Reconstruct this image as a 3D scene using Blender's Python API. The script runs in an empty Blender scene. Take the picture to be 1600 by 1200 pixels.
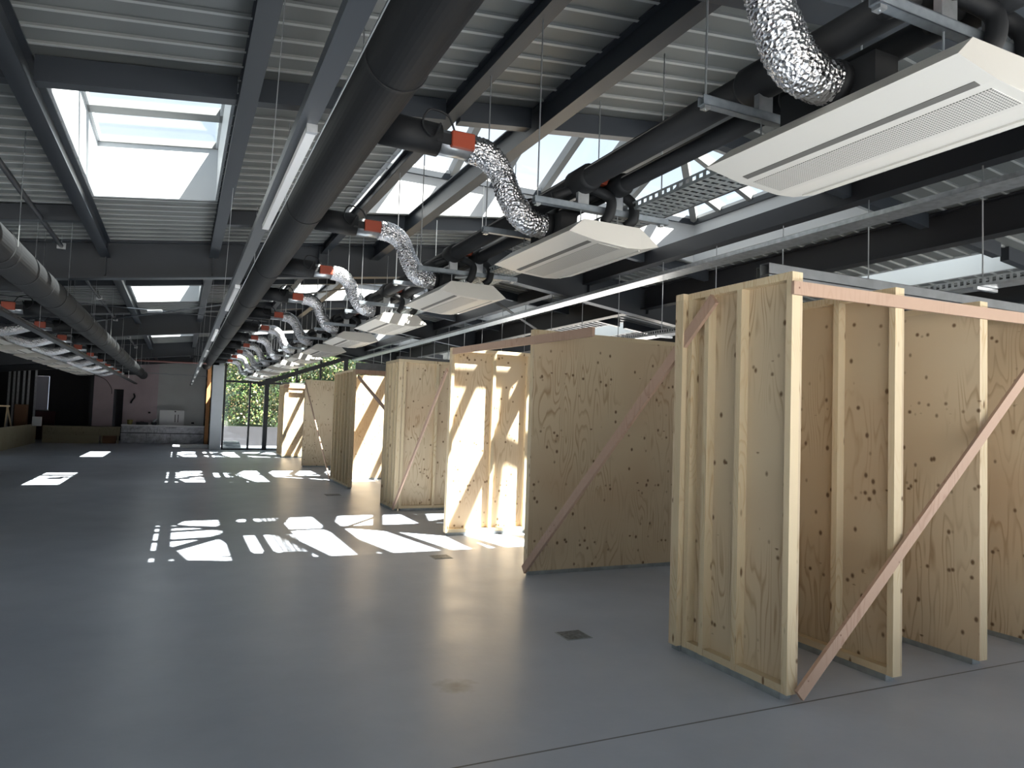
import bpy, math, random
from mathutils import Vector, Matrix
random.seed(7)
SC = bpy.context.scene
COL = SC.collection

# ------------------------------------------------------------------ camera
cam_d = bpy.data.cameras.new('camera'); cam = bpy.data.objects.new('camera', cam_d); COL.objects.link(cam)
cam_d.sensor_fit = 'HORIZONTAL'; cam_d.sensor_width = 36.0; cam_d.lens = 1109.0 / 1600 * 36; cam_d.clip_end = 400
FPX, VP, ROLL, EYE = 1109.0, (282.0, 637.0), 0.034, 1.6
yd = Vector((VP[0] - 800, -(VP[1] - 600), -FPX)).normalized()
zd = Vector((1, -ROLL, 0)).cross(yd).normalized()
if zd.y < 0: zd = -zd
xd = yd.cross(zd)
rot = Matrix((xd, yd, zd))
cam.matrix_world = Matrix.Translation((0, 0, EYE)) @ rot.to_4x4()
SC.camera = cam
# ------------------------------------------------------------------ light
SC.view_settings.view_transform = 'Standard'; SC.view_settings.look = 'None'
SC.view_settings.gamma = 1.0; SC.view_settings.exposure = 1.64; SC.view_settings.use_curve_mapping = False
SUN_A, SUN_B = 0.49, 0.41                      # metres the light travels in -X and +Y for each metre down
sun_d = bpy.data.lights.new('sun', 'SUN'); sun_d.energy = 17.0; sun_d.angle = math.radians(0.55); sun_d.color = (1.0, 0.95, 0.87)
sun = bpy.data.objects.new('sun', sun_d); COL.objects.link(sun); sun.location = (20, -20, 40)
sun.rotation_euler = Vector((-SUN_A, SUN_B, -1)).to_track_quat('-Z', 'Y').to_euler()
world = bpy.data.worlds.new('sky'); SC.world = world; world.use_nodes = True
wn = world.node_tree.nodes; wl = world.node_tree.links; wn.clear()
wo = wn.new('ShaderNodeOutputWorld'); wb = wn.new('ShaderNodeBackground'); wb.inputs['Strength'].default_value = .48
tc = wn.new('ShaderNodeTexCoord'); ns = wn.new('ShaderNodeTexNoise'); ns.inputs['Scale'].default_value = 2.4; ns.inputs['Detail'].default_value = 6
cr = wn.new('ShaderNodeValToRGB'); cr.color_ramp.elements[0].position = .40; cr.color_ramp.elements[0].color = (.56, .68, .84, 1)
cr.color_ramp.elements[1].position = .62; cr.color_ramp.elements[1].color = (.83, .87, .92, 1)
wl.new(tc.outputs['Generated'], ns.inputs['Vector']); wl.new(ns.outputs['Fac'], cr.inputs['Fac'])
wl.new(cr.outputs['Color'], wb.inputs['Color']); wl.new(wb.outputs[0], wo.inputs['Surface'])
SC.cycles.max_bounces = 12; SC.cycles.diffuse_bounces = 6; SC.cycles.transparent_max_bounces = 12; SC.cycles.sample_clamp_indirect = 6.0

# ------------------------------------------------------------------ materials
def mat(name, col, rough=.6, metal=0.0, spec=.5, noise=None, bump=0.0, bscale=30.0):
    m = bpy.data.materials.new(name); m.use_nodes = True
    n = m.node_tree.nodes; l = m.node_tree.links; b = n['Principled BSDF']
    b.inputs['Base Color'].default_value = (*col, 1); b.inputs['Roughness'].default_value = rough
    b.inputs['Metallic'].default_value = metal; b.inputs['Specular IOR Level'].default_value = spec
    t = n.new('ShaderNodeTexCoord')
    if noise:
        sc, amt = noise
        q = n.new('ShaderNodeTexNoise'); q.inputs['Scale'].default_value = sc; q.inputs['Detail'].default_value = 5
        r = n.new('ShaderNodeValToRGB')
        r.color_ramp.elements[0].position = .3; r.color_ramp.elements[1].position = .7
        r.color_ramp.elements[0].color = (*[c * (1 - amt) for c in col], 1); r.color_ramp.elements[1].color = (*[min(1, c * (1 + amt)) for c in col], 1)
        l.new(t.outputs['Object'], q.inputs['Vector']); l.new(q.outputs['Fac'], r.inputs['Fac']); l.new(r.outputs['Color'], b.inputs['Base Color'])
    if bump:
        q = n.new('ShaderNodeTexNoise'); q.inputs['Scale'].default_value = bscale; q.inputs['Detail'].default_value = 3
        u = n.new('ShaderNodeBump'); u.inputs['Strength'].default_value = bump
        l.new(t.outputs['Object'], q.inputs['Vector']); l.new(q.outputs['Fac'], u.inputs['Height']); l.new(u.outputs['Normal'], b.inputs['Normal'])
    return m

def wood(name, base, dark, knotcol, kscale=(5.5, 5.5, 2.2), knots=.12, grain=1.0, rows=False):
    m = bpy.data.materials.new(name); m.use_nodes = True
    n = m.node_tree.nodes; l = m.node_tree.links; b = n['Principled BSDF']
    b.inputs['Roughness'].default_value = .62; b.inputs['Specular IOR Level'].default_value = .3
    t = n.new('ShaderNodeTexCoord'); oi = n.new('ShaderNodeObjectInfo')
    add = n.new('ShaderNodeVectorMath'); add.operation = 'ADD'
    mul = n.new('ShaderNodeMath'); mul.operation = 'MULTIPLY'; mul.inputs[1].default_value = 37.0
    l.new(oi.outputs['Random'], mul.inputs[0]); l.new(t.outputs['Object'], add.inputs[0]); l.new(mul.outputs[0], add.inputs[1])
    mp = n.new('ShaderNodeMapping'); mp.inputs['Scale'].default_value = (3.2, 3.2, .55)
    l.new(add.outputs[0], mp.inputs['Vector'])
    nz = n.new('ShaderNodeTexNoise'); nz.inputs['Scale'].default_value = 1.6; nz.inputs['Detail'].default_value = 1.5
    l.new(mp.outputs[0], nz.inputs['Vector'])
    # growth rings cut flat: contour lines of a slow noise field
    ring = n.new('ShaderNodeMath'); ring.operation = 'MULTIPLY'; ring.inputs[1].default_value = 16.0 * grain
    l.new(nz.outputs['Fac'], ring.inputs[0])
    sn = n.new('ShaderNodeMath'); sn.operation = 'FRACT'; l.new(ring.outputs[0], sn.inputs[0])
    rr = n.new('ShaderNodeValToRGB'); e = rr.color_ramp.elements
    e[0].position = 0; e[0].color = (.0, .0, .0, 1); e[1].position = .55; e[1].color = (0, 0, 0, 1)
    k = e.new(.85); k.color = (1, 1, 1, 1); k = e.new(1.0); k.color = (0, 0, 0, 1)
    l.new(sn.outputs[0], rr.inputs['Fac'])
    big = n.new('ShaderNodeTexNoise'); big.inputs['Scale'].default_value = 1.3; l.new(add.outputs[0], big.inputs['Vector'])
    bm = n.new('ShaderNodeMath'); bm.operation = 'MULTIPLY'; l.new(rr.outputs['Color'], bm.inputs[0])
    br = n.new('ShaderNodeValToRGB'); br.color_ramp.elements[0].position = .42; br.color_ramp.elements[1].position = .62
    l.new(big.outputs['Fac'], br.inputs['Fac']); l.new(br.outputs['Color'], bm.inputs[1])
    mx = n.new('ShaderNodeMixRGB'); mx.inputs['Color1'].default_value = (*base, 1); mx.inputs['Color2'].default_value = (*dark, 1)
    half = n.new('ShaderNodeMath'); half.operation = 'MULTIPLY'; half.inputs[1].default_value = 1.0; l.new(bm.outputs[0], half.inputs[0])
    l.new(half.outputs[0], mx.inputs['Fac'])
    mp2 = n.new('ShaderNodeMapping'); mp2.inputs['Scale'].default_value = kscale; l.new(add.outputs[0], mp2.inputs['Vector'])
    vo = n.new('ShaderNodeTexVoronoi'); vo.inputs['Scale'].default_value = 1.0; l.new(mp2.outputs[0], vo.inputs['Vector'])
    kr = n.new('ShaderNodeValToRGB'); kr.color_ramp.elements[0].position = knots * .45; kr.color_ramp.elements[0].color = (1, 1, 1, 1)
    kr.color_ramp.elements[1].position = knots; kr.color_ramp.elements[1].color = (0, 0, 0, 1)
    l.new(vo.outputs['Distance'], kr.inputs['Fac'])
    knot_fac = kr.outputs['Color']; face = mx.outputs['Color']
    if rows:      # veneer knots come back in level rows, and the veneer has redder areas
        sp = n.new('ShaderNodeSeparateXYZ'); l.new(t.outputs['Object'], sp.inputs[0])
        zz = n.new('ShaderNodeMath'); zz.operation = 'MULTIPLY_ADD'; zz.inputs[1].default_value = 1 / .58; l.new(sp.outputs['Z'], zz.inputs[0]); l.new(oi.outputs['Random'], zz.inputs[2])
        fr = n.new('ShaderNodeMath'); fr.operation = 'FRACT'; l.new(zz.outputs[0], fr.inputs[0])
        ls = n.new('ShaderNodeMath'); ls.operation = 'LESS_THAN'; ls.inputs[1].default_value = .17; l.new(fr.outputs[0], ls.inputs[0])
        m3 = n.new('ShaderNodeMapping'); m3.inputs['Scale'].default_value = (12, 12, 12); l.new(add.outputs[0], m3.inputs['Vector'])
        v3 = n.new('ShaderNodeTexVoronoi'); v3.inputs['Scale'].default_value = 1.0; l.new(m3.outputs[0], v3.inputs['Vector'])
        k3 = n.new('ShaderNodeValToRGB'); k3.color_ramp.elements[0].position = .10; k3.color_ramp.elements[0].color = (1, 1, 1, 1); k3.color_ramp.elements[1].position = .24; k3.color_ramp.elements[1].color = (0, 0, 0, 1)
        l.new(v3.outputs['Distance'], k3.inputs['Fac'])
        mu = n.new('ShaderNodeMath'); mu.operation = 'MULTIPLY'; l.new(k3.outputs['Color'], mu.inputs[0]); l.new(ls.outputs[0], mu.inputs[1])
        mxx = n.new('ShaderNodeMath'); mxx.operation = 'MAXIMUM'; l.new(mu.outputs[0], mxx.inputs[0]); l.new(kr.outputs['Color'], mxx.inputs[1]); knot_fac = mxx.outputs[0]
        n4 = n.new('ShaderNodeTexNoise'); n4.inputs['Scale'].default_value = .9; l.new(add.outputs[0], n4.inputs['Vector'])
        r4 = n.new('ShaderNodeValToRGB'); r4.color_ramp.elements[0].position = .45; r4.color_ramp.elements[1].position = .75; r4.color_ramp.elements[1].color = (.5, .5, .5, 1); l.new(n4.outputs['Fac'], r4.inputs['Fac'])
        mt = n.new('ShaderNodeMixRGB'); mt.inputs['Color2'].default_value = (.47, .31, .19, 1); l.new(r4.outputs['Color'], mt.inputs['Fac']); l.new(face, mt.inputs['Color1']); face = mt.outputs['Color']
    mx2 = n.new('ShaderNodeMixRGB'); mx2.inputs['Color2'].default_value = (*knotcol, 1)
    l.new(knot_fac, mx2.inputs['Fac']); l.new(face, mx2.inputs['Color1'])
    # piece to piece tone
    hv = n.new('ShaderNodeHueSaturation'); mr = n.new('ShaderNodeMapRange'); mr.inputs['To Min'].default_value = .9; mr.inputs['To Max'].default_value = 1.08
    l.new(oi.outputs['Random'], mr.inputs['Value']); l.new(mr.outputs['Result'], hv.inputs['Value']); l.new(mx2.outputs['Color'], hv.inputs['Color'])
    l.new(hv.outputs['Color'], b.inputs['Base Color'])
    return m

PLY = wood('plywood', (.60, .485, .335), (.38, .265, .155), (.16, .095, .05), kscale=(8.5, 8.5, 6.5), knots=.16, rows=True)
STUD = wood('sawn_spruce', (.66, .54, .36), (.56, .41, .24), (.20, .12, .06), kscale=(9, 9, 3), knots=.12, grain=1.6)
PINK = wood('pinkish_batten', (.49, .335, .25), (.41, .26, .19), (.2, .1, .07), kscale=(7, 7, 7), knots=.06)
BENCHW = wood('dull_plywood', (.27, .24, .16), (.2, .16, .1), (.15, .1, .06))
STEEL = mat('dark_painted_steel', (.028, .034, .043), .42, 0, .4)
STEELB = mat('black_painted_steel', (.018, .019, .023), .5, 0, .35)
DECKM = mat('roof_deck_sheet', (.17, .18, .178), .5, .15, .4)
TOPM = mat('roof_membrane', (.2, .2, .2), .9)
WHITE = mat('white_upstand', (.46, .48, .50), .45)
BEIGE = mat('warm_white_enamel', (.58, .56, .515), .42)
SLOTM = mat('slot_grey', (.12, .115, .105), .7)
GALV = mat('galvanised_steel', (.46, .48, .50), .36, .85, .5, noise=(14, .18))
TRACKM = mat('galvanised_sole', (.30, .33, .34), .5, .4, .5, noise=(9, .2))
CHANM = mat('dull_galvanised_channel', (.24, .27, .30), .42, .6, .5, noise=(16, .2))
STUDM = mat('grey_metal_stud', (.17, .18, .19), .45, .3, .5, noise=(8, .15))
RODM = mat('zinc_rod', (.42, .44, .46), .35, .9)
RUBBER = mat('black_foam_rubber', (.010, .011, .013), .62, 0, .35)
DUCTM = mat('dark_lagged_duct', (.011, .012, .014), .65, 0, .25)
ORANGE = mat('orange_plastic', (.30, .05, .022), .5)
BRASS = mat('brass', (.6, .42, .12), .35, .9)
GREYW = mat('grey_plaster', (.42, .43, .42), .8, noise=(1.2, .08))
PINKW = mat('pink_plaster', (.50, .41, .43), .85, noise=(1.0, .12))
COLM = mat('pale_grey_plasterboard', (.42, .45, .48), .7, noise=(2, .05))
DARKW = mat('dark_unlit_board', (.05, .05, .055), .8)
PLASTIC = mat('clear_plastic_sheet', (.46, .47, .50), .3, 0, .6, noise=(5, .25), bump=.5, bscale=9)
WOODOR = wood('orange_timber', (.50, .24, .10), (.36, .15, .06), (.2, .1, .05))
LAM = mat('white_laminate', (.72, .72, .72), .4)
CONCW = mat('concrete_planter', (.028, .027, .032), .8, noise=(3, .15))
PAVE = mat('pale_paving', (.68, .67, .65), .8, noise=(3, .08))
CARD = mat('brown_board', (.22, .12, .07), .8)
REDB = mat('dark_red_board', (.08, .03, .035), .7)
SHEET = mat('milky_sheet', (.45, .46, .5), .5)

foil = mat('aluminium_foil', (.74, .74, .76), .24, 1.0)
def _foil():
    n = foil.node_tree.nodes; l = foil.node_tree.links; b = n['Principled BSDF']; t = n.new('ShaderNodeTexCoord')
    v = n.new('ShaderNodeTexVoronoi'); v.inputs['Scale'].default_value = 58; v.feature = 'F1'
    q = n.new('ShaderNodeTexNoise'); q.inputs['Scale'].default_value = 38; q.inputs['Detail'].default_value = 4
    a = n.new('ShaderNodeMath'); a.operation = 'ADD'; u = n.new('ShaderNodeBump'); u.inputs['Strength'].default_value = .6; u.inputs['Distance'].default_value = .02
    l.new(t.outputs['Object'], v.inputs['Vector']); l.new(t.outputs['Object'], q.inputs['Vector'])
    l.new(v.outputs['Distance'], a.inputs[0]); l.new(q.outputs['Fac'], a.inputs[1]); l.new(a.outputs[0], u.inputs['Height']); l.new(u.outputs['Normal'], b.inputs['Normal'])
_foil()

def make_glass(name, tint, refl):
    m = bpy.data.materials.new(name); m.use_nodes = True; n = m.node_tree.nodes; l = m.node_tree.links; n.clear()
    o = n.new('ShaderNodeOutputMaterial'); tr = n.new('ShaderNodeBsdfTransparent'); tr.inputs['Color'].default_value = (*tint, 1)
    g = n.new('ShaderNodeBsdfGlossy'); g.inputs['Roughness'].default_value = .02; mx = n.new('ShaderNodeMixShader'); lw = n.new('ShaderNodeLayerWeight'); pw = n.new('ShaderNodeMath'); pw.operation = 'POWER'; pw.inputs[1].default_value = 4.0
    fr = n.new('ShaderNodeMath'); fr.operation = 'MULTIPLY_ADD'; fr.inputs[1].default_value = refl; fr.inputs[2].default_value = .03
    l.new(lw.outputs['Facing'], pw.inputs[0]); l.new(pw.outputs[0], fr.inputs[0]); l.new(fr.outputs[0], mx.inputs['Fac']); l.new(tr.outputs[0], mx.inputs[1]); l.new(g.outputs[0], mx.inputs[2]); l.new(mx.outputs[0], o.inputs['Surface'])
    return m
GLASS = make_glass('clear_glass', (.93, .96, .96), .35)

# perforated metal face: rows of dark holes
PERF = mat('perforated_enamel', (.52, .50, .46), .5)
def _perf():
    n = PERF.node_tree.nodes; l = PERF.node_tree.links; b = n['Principled BSDF']; t = n.new('ShaderNodeTexCoord')
    mp = n.new('ShaderNodeMapping'); mp.inputs['Scale'].default_value = (90, 90, 0)
    v = n.new('ShaderNodeTexVoronoi'); v.inputs['Randomness'].default_value = 0; v.inputs['Scale'].default_value = 1
    r = n.new('ShaderNodeValToRGB'); r.color_ramp.elements[0].position = .30; r.color_ramp.elements[0].color = (.10, .10, .09, 1)
    r.color_ramp.elements[1].position = .36; r.color_ramp.elements[1].color = (.56, .54, .50, 1)
    l.new(t.outputs['Object'], mp.inputs['Vector']); l.new(mp.outputs[0], v.inputs['Vector']); l.new(v.outputs['Distance'], r.inputs['Fac']); l.new(r.outputs['Color'], b.inputs['Base Color'])
_perf()

FLOORM = mat('power_floated_concrete', (.3, .32, .345), .34, 0, .5)
def _floor():
    n = FLOORM.node_tree.nodes; l = FLOORM.node_tree.links; b = n['Principled BSDF']; t = n.new('ShaderNodeTexCoord')
    q = n.new('ShaderNodeTexNoise'); q.inputs['Scale'].default_value = .55; q.inputs['Detail'].default_value = 8; q.inputs['Roughness'].default_value = .6
    r = n.new('ShaderNodeValToRGB'); r.color_ramp.elements[0].position = .32; r.color_ramp.elements[0].color = (.35, .385, .45, 1)
    r.color_ramp.elements[1].position = .70; r.color_ramp.elements[1].color = (.45, .485, .55, 1)
    l.new(t.outputs['Object'], q.inputs['Vector']); l.new(q.outputs['Fac'], r.inputs['Fac'])
    # saw cuts
    sp = n.new('ShaderNodeSeparateXYZ'); l.new(t.outputs['Object'], sp.inputs[0])
    prev = r.outputs['Color']
    for yc in (3.10, 25.9):
        s = n.new('ShaderNodeMath'); s.operation = 'SUBTRACT'; s.inputs[1].default_value = yc; l.new(sp.outputs['Y'], s.inputs[0])
        a = n.new('ShaderNodeMath'); a.operation = 'ABSOLUTE'; l.new(s.outputs[0], a.inputs[0])
        c = n.new('ShaderNodeMath'); c.operation = 'LESS_THAN'; c.inputs[1].default_value = .0065 if yc < 10 else .02; l.new(a.outputs[0], c.inputs[0])
        mx = n.new('ShaderNodeMixRGB'); mx.inputs['Color2'].default_value = (.085, .09, .095, 1); l.new(c.outputs[0], mx.inputs['Fac']); l.new(prev, mx.inputs['Color1']); prev = mx.outputs['Color']
    # rusty spill
    vs = n.new('ShaderNodeVectorMath'); vs.operation = 'DISTANCE'; vs.inputs[1].default_value = (1.57, 4.03, 0)
    q2 = n.new('ShaderNodeTexNoise'); q2.inputs['Scale'].default_value = 14; l.new(t.outputs['Object'], q2.inputs['Vector'])
    l.new(t.outputs['Object'], vs.inputs[0]); ad = n.new('ShaderNodeMath'); ad.operation = 'MULTIPLY_ADD'; ad.inputs[1].default_value = .16; l.new(q2.outputs['Fac'], ad.inputs[0]); l.new(vs.outputs['Value'], ad.inputs[2])
    r2 = n.new('ShaderNodeValToRGB'); r2.color_ramp.elements[0].position = .08; r2.color_ramp.elements[0].color = (.75, .75, .75, 1); r2.color_ramp.elements[1].position = .22; r2.color_ramp.elements[1].color = (0, 0, 0, 1)
    l.new(ad.outputs[0], r2.inputs['Fac'])
    mx = n.new('ShaderNodeMixRGB'); mx.inputs['Color2'].default_value = (.16, .135, .11, 1); l.new(r2.outputs['Color'], mx.inputs['Fac']); l.new(prev, mx.inputs['Color1']); prev = mx.outputs['Color']
    l.new(prev, b.inputs['Base Color'])
    q3 = n.new('ShaderNodeTexNoise'); q3.inputs['Scale'].default_value = 2.3; q3.inputs['Detail'].default_value = 6
    mr = n.new('ShaderNodeMapRange'); mr.inputs['To Min'].default_value = .26; mr.inputs['To Max'].default_value = .44
    l.new(t.outputs['Object'], q3.inputs['Vector']); l.new(q3.outputs['Fac'], mr.inputs['Value']); l.new(mr.outputs['Result'], b.inputs['Roughness'])
    q4 = n.new('ShaderNodeTexNoise'); q4.inputs['Scale'].default_value = 7; q4.inputs['Detail'].default_value = 2; l.new(t.outputs['Object'], q4.inputs['Vector'])
    u = n.new('ShaderNodeBump'); u.inputs['Strength'].default_value = .05; u.inputs['Distance'].default_value = .05; l.new(q4.outputs['Fac'], u.inputs['Height']); l.new(u.outputs['Normal'], b.inputs['Normal'])
_floor()
LEAFM = mat('leaves', (.1, .2, .04), .5)
def _leaf():
    n = LEAFM.node_tree.nodes; l = LEAFM.node_tree.links; b = n['Principled BSDF']; g = n.new('ShaderNodeNewGeometry')
    r = n.new('ShaderNodeValToRGB'); e = r.color_ramp.elements; e[0].color = (.02, .05, .012, 1); e[1].color = (.20, .26, .06, 1)
    k = e.new(.5); k.color = (.07, .13, .025, 1); k = e.new(.9); k.color = (.22, .14, .07, 1)
    l.new(g.outputs['Random Per Island'], r.inputs['Fac']); l.new(r.outputs['Color'], b.inputs['Base Color'])
_leaf()

# ------------------------------------------------------------------ mesh helpers
class M:
    def __init__(s): s.v = []; s.f = []
    def add(s, v, f): o = len(s.v); s.v += [tuple(p) for p in v]; s.f += [tuple(i + o for i in q) for q in f]; return s
    def box(s, x0, x1, y0, y1, z0, z1):
        v = [(x0, y0, z0), (x1, y0, z0), (x1, y1, z0), (x0, y1, z0), (x0, y0, z1), (x1, y0, z1), (x1, y1, z1), (x0, y1, z1)]
        return s.add(v, [(0, 3, 2, 1), (4, 5, 6, 7), (0, 1, 5, 4), (1, 2, 6, 5), (2, 3, 7, 6), (3, 0, 4, 7)])
    def hexa(s, v): return s.add(v, [(0, 3, 2, 1), (4, 5, 6, 7), (0, 1, 5, 4), (1, 2, 6, 5), (2, 3, 7, 6), (3, 0, 4, 7)])
    def slab(s, x0, x1, y0, y1, zf, d0, d1):      # box whose top and bottom follow zf(x)
        v = [(x, y, zf(x) + d) for d in (d0, d1) for x, y in ((x0, y0), (x1, y0), (x1, y1), (x0, y1))]
        return s.hexa(v)
    def bar(s, p, q, w, h, up=(0, 0, 1)):          # oriented box from p to q, w sideways, h along up
        p = Vector(p); q = Vector(q); d = (q - p).normalized(); a = d.cross(Vector(up)).normalized() * w / 2; b = a.cross(d).normalized() * h / 2
        v = [p - a - b, p + a - b, p + a + b, p - a + b, q - a - b, q + a - b, q + a + b, q - a + b]
        return s.add(v, [(0, 3, 2, 1), (4, 5, 6, 7), (0, 1, 5, 4), (1, 2, 6, 5), (2, 3, 7, 6), (3, 0, 4, 7)])
    def tube(s, path, r, n=12, caps=True, jit=0.0, rng=random):
        P = [Vector(p) for p in path]; rings = []; ref = None
        for i, p in enumerate(P):
            d = (P[min(i + 1, len(P) - 1)] - P[max(i - 1, 0)]).normalized()
            if ref is None: ref = d.orthogonal().normalized()
            ref = (ref - d * ref.dot(d)).normalized(); o = d.cross(ref)
            rr = r[i] if isinstance(r, (list, tuple)) else r
            rings.append([p + (ref * math.cos(a) + o * math.sin(a)) * rr * (1 + rng.uniform(-jit, jit)) for a in [2 * math.pi * k / n for k in range(n)]])
        v = [q for R in rings for q in R]; f = []
        for i in range(len(rings) - 1):
            for k in range(n):
                f.append((i * n + k, i * n + (k + 1) % n, (i + 1) * n + (k + 1) % n, (i + 1) * n + k))
        if caps: f.append(tuple(range(n - 1, -1, -1))); f.append(tuple(range((len(rings) - 1) * n, len(rings) * n)))
        return s.add(v, f)
    def prism(s, poly, y0, y1):                    # polygon in XZ, extruded along Y (poly counter-clockwise seen from -Y)
        n = len(poly); v = [(x, y0, z) for x, z in poly] + [(x, y1, z) for x, z in poly]
        f = [tuple(range(n)), tuple(range(2 * n - 1, n - 1, -1))] + [(i, i + n, (i + 1) % n + n, (i + 1) % n) for i in range(n)]
        return s.add(v, f)
    def build(s, name, m, parent=None, loc=None, smooth=False, bevel=0):
        L = Vector(loc) if loc is not None else Vector(parent['_o']) if parent is not None else Vector((0, 0, 0))
        me = bpy.data.meshes.new(name); me.from_pydata([tuple(Vector(p) - L) for p in s.v], [], s.f); me.update(); me.validate()
        me.materials.append(m)
        if smooth:
            for p in me.polygons: p.use_smooth = True
        o = bpy.data.objects.new(name, me); COL.objects.link(o)
        if parent is None: o.location = L
        else: o.parent = parent
        o['_o'] = list(L)
        if bevel:
            b = o.modifiers.new('bevel', 'BEVEL'); b.width = bevel; b.segments = 1; b.limit_method = 'ANGLE'
        return o

def tag(o, label=None, cat=None, group=None, kind=None):
    if label: o['label'] = label
    if cat: o['category'] = cat
    if group: o['group'] = group
    if kind: o['kind'] = kind
    return o
def thing(name, loc, label=None, cat=None, group=None, kind=None):
    o = bpy.data.objects.new(name, None); COL.objects.link(o); o.location = loc; o['_o'] = list(loc); o.empty_display_size = .2
    return tag(o, label, cat, group, kind)
def dup(root, off, label=None, group=None):
    def cp(o, parent):
        c = o.copy(); COL.objects.link(c); c.parent = parent
        for ch in o.children: cp(ch, c)
        return c
    r = cp(root, None); r.location = Vector(root.location) + Vector(off)
    if label: r['label'] = label
    if group: r['group'] = group
    return r
ORD = ['nearest', 'second nearest', 'third nearest', 'fourth nearest', 'fifth nearest', 'sixth nearest', 'seventh nearest', 'eighth nearest', 'ninth nearest', 'tenth nearest', 'eleventh nearest', 'twelfth nearest', 'farthest']
def nth(i, n): return 'farthest' if i == n - 1 else ORD[i]

# ------------------------------------------------------------------ roof geometry
RIDGE = 4.9
def dz(x): return 4.05 + .12 * x if x <= RIDGE else 4.638 - .12 * (x - RIDGE)
BAY = 8.75
FR = [2.75 + BAY * i for i in range(-1, 4)]          # rafter lines: -6, 2.75, 11.5, 20.25, 29
XL, XR, YF, YB = -6.2, 13.5, -7.0, 30.4
SKL, LAN, SKR = (-1.0, .26), (1.87, 7.6), (9.7, 10.5)
SKY = (5.75, 9.05); LAY = (6.0, 9.35)

# deck
dk = M(); top = M(); rib = M()
PITCH = .235
def sheet(xa, xb, y0, y1):
    xs = [xa] + ([RIDGE] if xa < RIDGE < xb else []) + [xb]
    prof = []
    k = math.floor(y0 / PITCH)
    while k * PITCH < y1:
        b = k * PITCH
        for dy, z in ((0, 0), (.198, 0), (.203, -.016), (.232, -.016)):
            y = b + dy
            if y0 <= y <= y1: prof.append((y, z))
        k += 1
    prof = [(y0, 0)] + prof + [(y1, 0)]
    for a, b in zip(xs[:-1], xs[1:]):
        v = []; f = []
        for y, z in prof: v += [(a, y, dz(a) + z), (b, y, dz(b) + z)]
        for i in range(len(prof) - 1): f.append((2 * i, 2 * i + 2, 2 * i + 3, 2 * i + 1))
        dk.add(v, f)
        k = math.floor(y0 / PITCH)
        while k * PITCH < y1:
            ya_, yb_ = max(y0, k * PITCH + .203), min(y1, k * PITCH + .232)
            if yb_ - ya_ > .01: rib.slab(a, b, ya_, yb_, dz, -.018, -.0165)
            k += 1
        top.slab(a, b, y0, y1, dz, .06, .16)
def strips(ya, yb, holes):
    x = XL
    for a, b in sorted(holes): 
        sheet(x, a, ya, yb); x = b
    sheet(x, XR, ya, yb)
LB = -BAY - .75                                  # unseen roof openings behind the viewpoint, added for bounced fill light
strips(YF, LB + LAY[0], []); strips(LB + LAY[0], LB + LAY[1], [(-5.5, -1.2), LAN, (8.6, 12.8)])
ycur = LB + LAY[1]
for i in range(0, 3):
    o = BAY * i
    strips(ycur, o + SKY[0], [])
    strips(o + SKY[0], o + LAY[0], [SKL, SKR])
    strips(o + LAY[0], o + SKY[1], [SKL, LAN, SKR])
    strips(o + SKY[1], o + LAY[1], [LAN])
    ycur = o + LAY[1]
strips(ycur, YB, [])
# low end bay on the left reaches on to the far wall
_xr = XR; XR = 1.52; strips(YB, 42.0, []); XR = _xr
_xl = XL; XL = -12.0; _xr = XR; XR = _xl; strips(31.0, 42.0, []); XL = _xl; XR = _xr
ceiling = dk.build('ceiling', DECKM, loc=(0, 0, 4)); tag(ceiling, 'grey corrugated metal roof deck seen from below', 'ceiling', kind='structure')
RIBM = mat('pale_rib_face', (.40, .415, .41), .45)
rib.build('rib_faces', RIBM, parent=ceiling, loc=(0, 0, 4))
rf = top.build('roof_covering', TOPM, parent=ceiling, loc=(0, 0, 4))

# floor, outside ground
tag(M().box(-13, XR, YF - 1, 42, -.2, 0).build('floor', FLOORM), 'grey power floated concrete floor with saw cuts', 'floor', kind='structure')
tag(M().box(-40, 60, -60, 120, -.4, -.21).build('ground', PAVE), 'pale paving outside the building', 'ground', kind='structure')
tag(M().box(1.3, 16, 30.55, 60, -.21, -.02).build('terrace', PAVE), 'sunlit pale terrace outside the glazed end wall', 'terrace', kind='structure')

# walls
def wall(name, m, label, *boxes):
    b = M()
    for q in boxes: b.box(*q)
    return tag(b.build(name, m), label, 'wall', kind='structure')
wall('wall_left', GREYW, 'grey wall along the left side of the hall with an unseen window band added for fill light', (XL - .2, XL, YF, 31, 0, .9), (XL - .2, XL, YF, 31, 2.7, 3.36), *[(XL - .2, XL, a, b, .9, 2.7) for a, b in ((-7, -5), (-3, 5), (6, 13), (14, 22), (24, 31))])  # window band is out of view, added to let in fill light
wall('wall_right', GREYW, 'grey wall along the right side of the hall with openings added for fill light', (XR, XR + .2, 3, 18, 0, 3.6), (XR, XR + .2, 18, 30.5, 0, .3), (XR, XR + .2, 18, 30.5, 3.0, 3.6), (XR, XR + .2, YF, 3, 0, .3), (XR, XR + .2, YF, 3, 3.0, 3.6), (XR, XR + .2, -2.2, -1.8, .3, 3.0))  # openings near and far are added to bring light in from the right
fb = [(XL, XR, YF - .2, YF, 0, .1), (XL, XR, YF - .2, YF, 3.2, 3.9)] + [(x, x + .3, YF - .2, YF, .1, 3.2) for x in (XL, -2.5, 1.4, 5.2, 9.1, XR - .3)]  # openings out of view, made wide to raise the ambient light
fb += [(-3.0, XR - 3.2, YF - .2, YF, 3.2, 4.2)]
wall('wall_front', GREYW, 'unseen wall behind the viewpoint with wide openings added for fill light', *fb)
BACKG = mat('grey_render', (.50, .51, .50), .8, noise=(1.2, .06))
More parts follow.
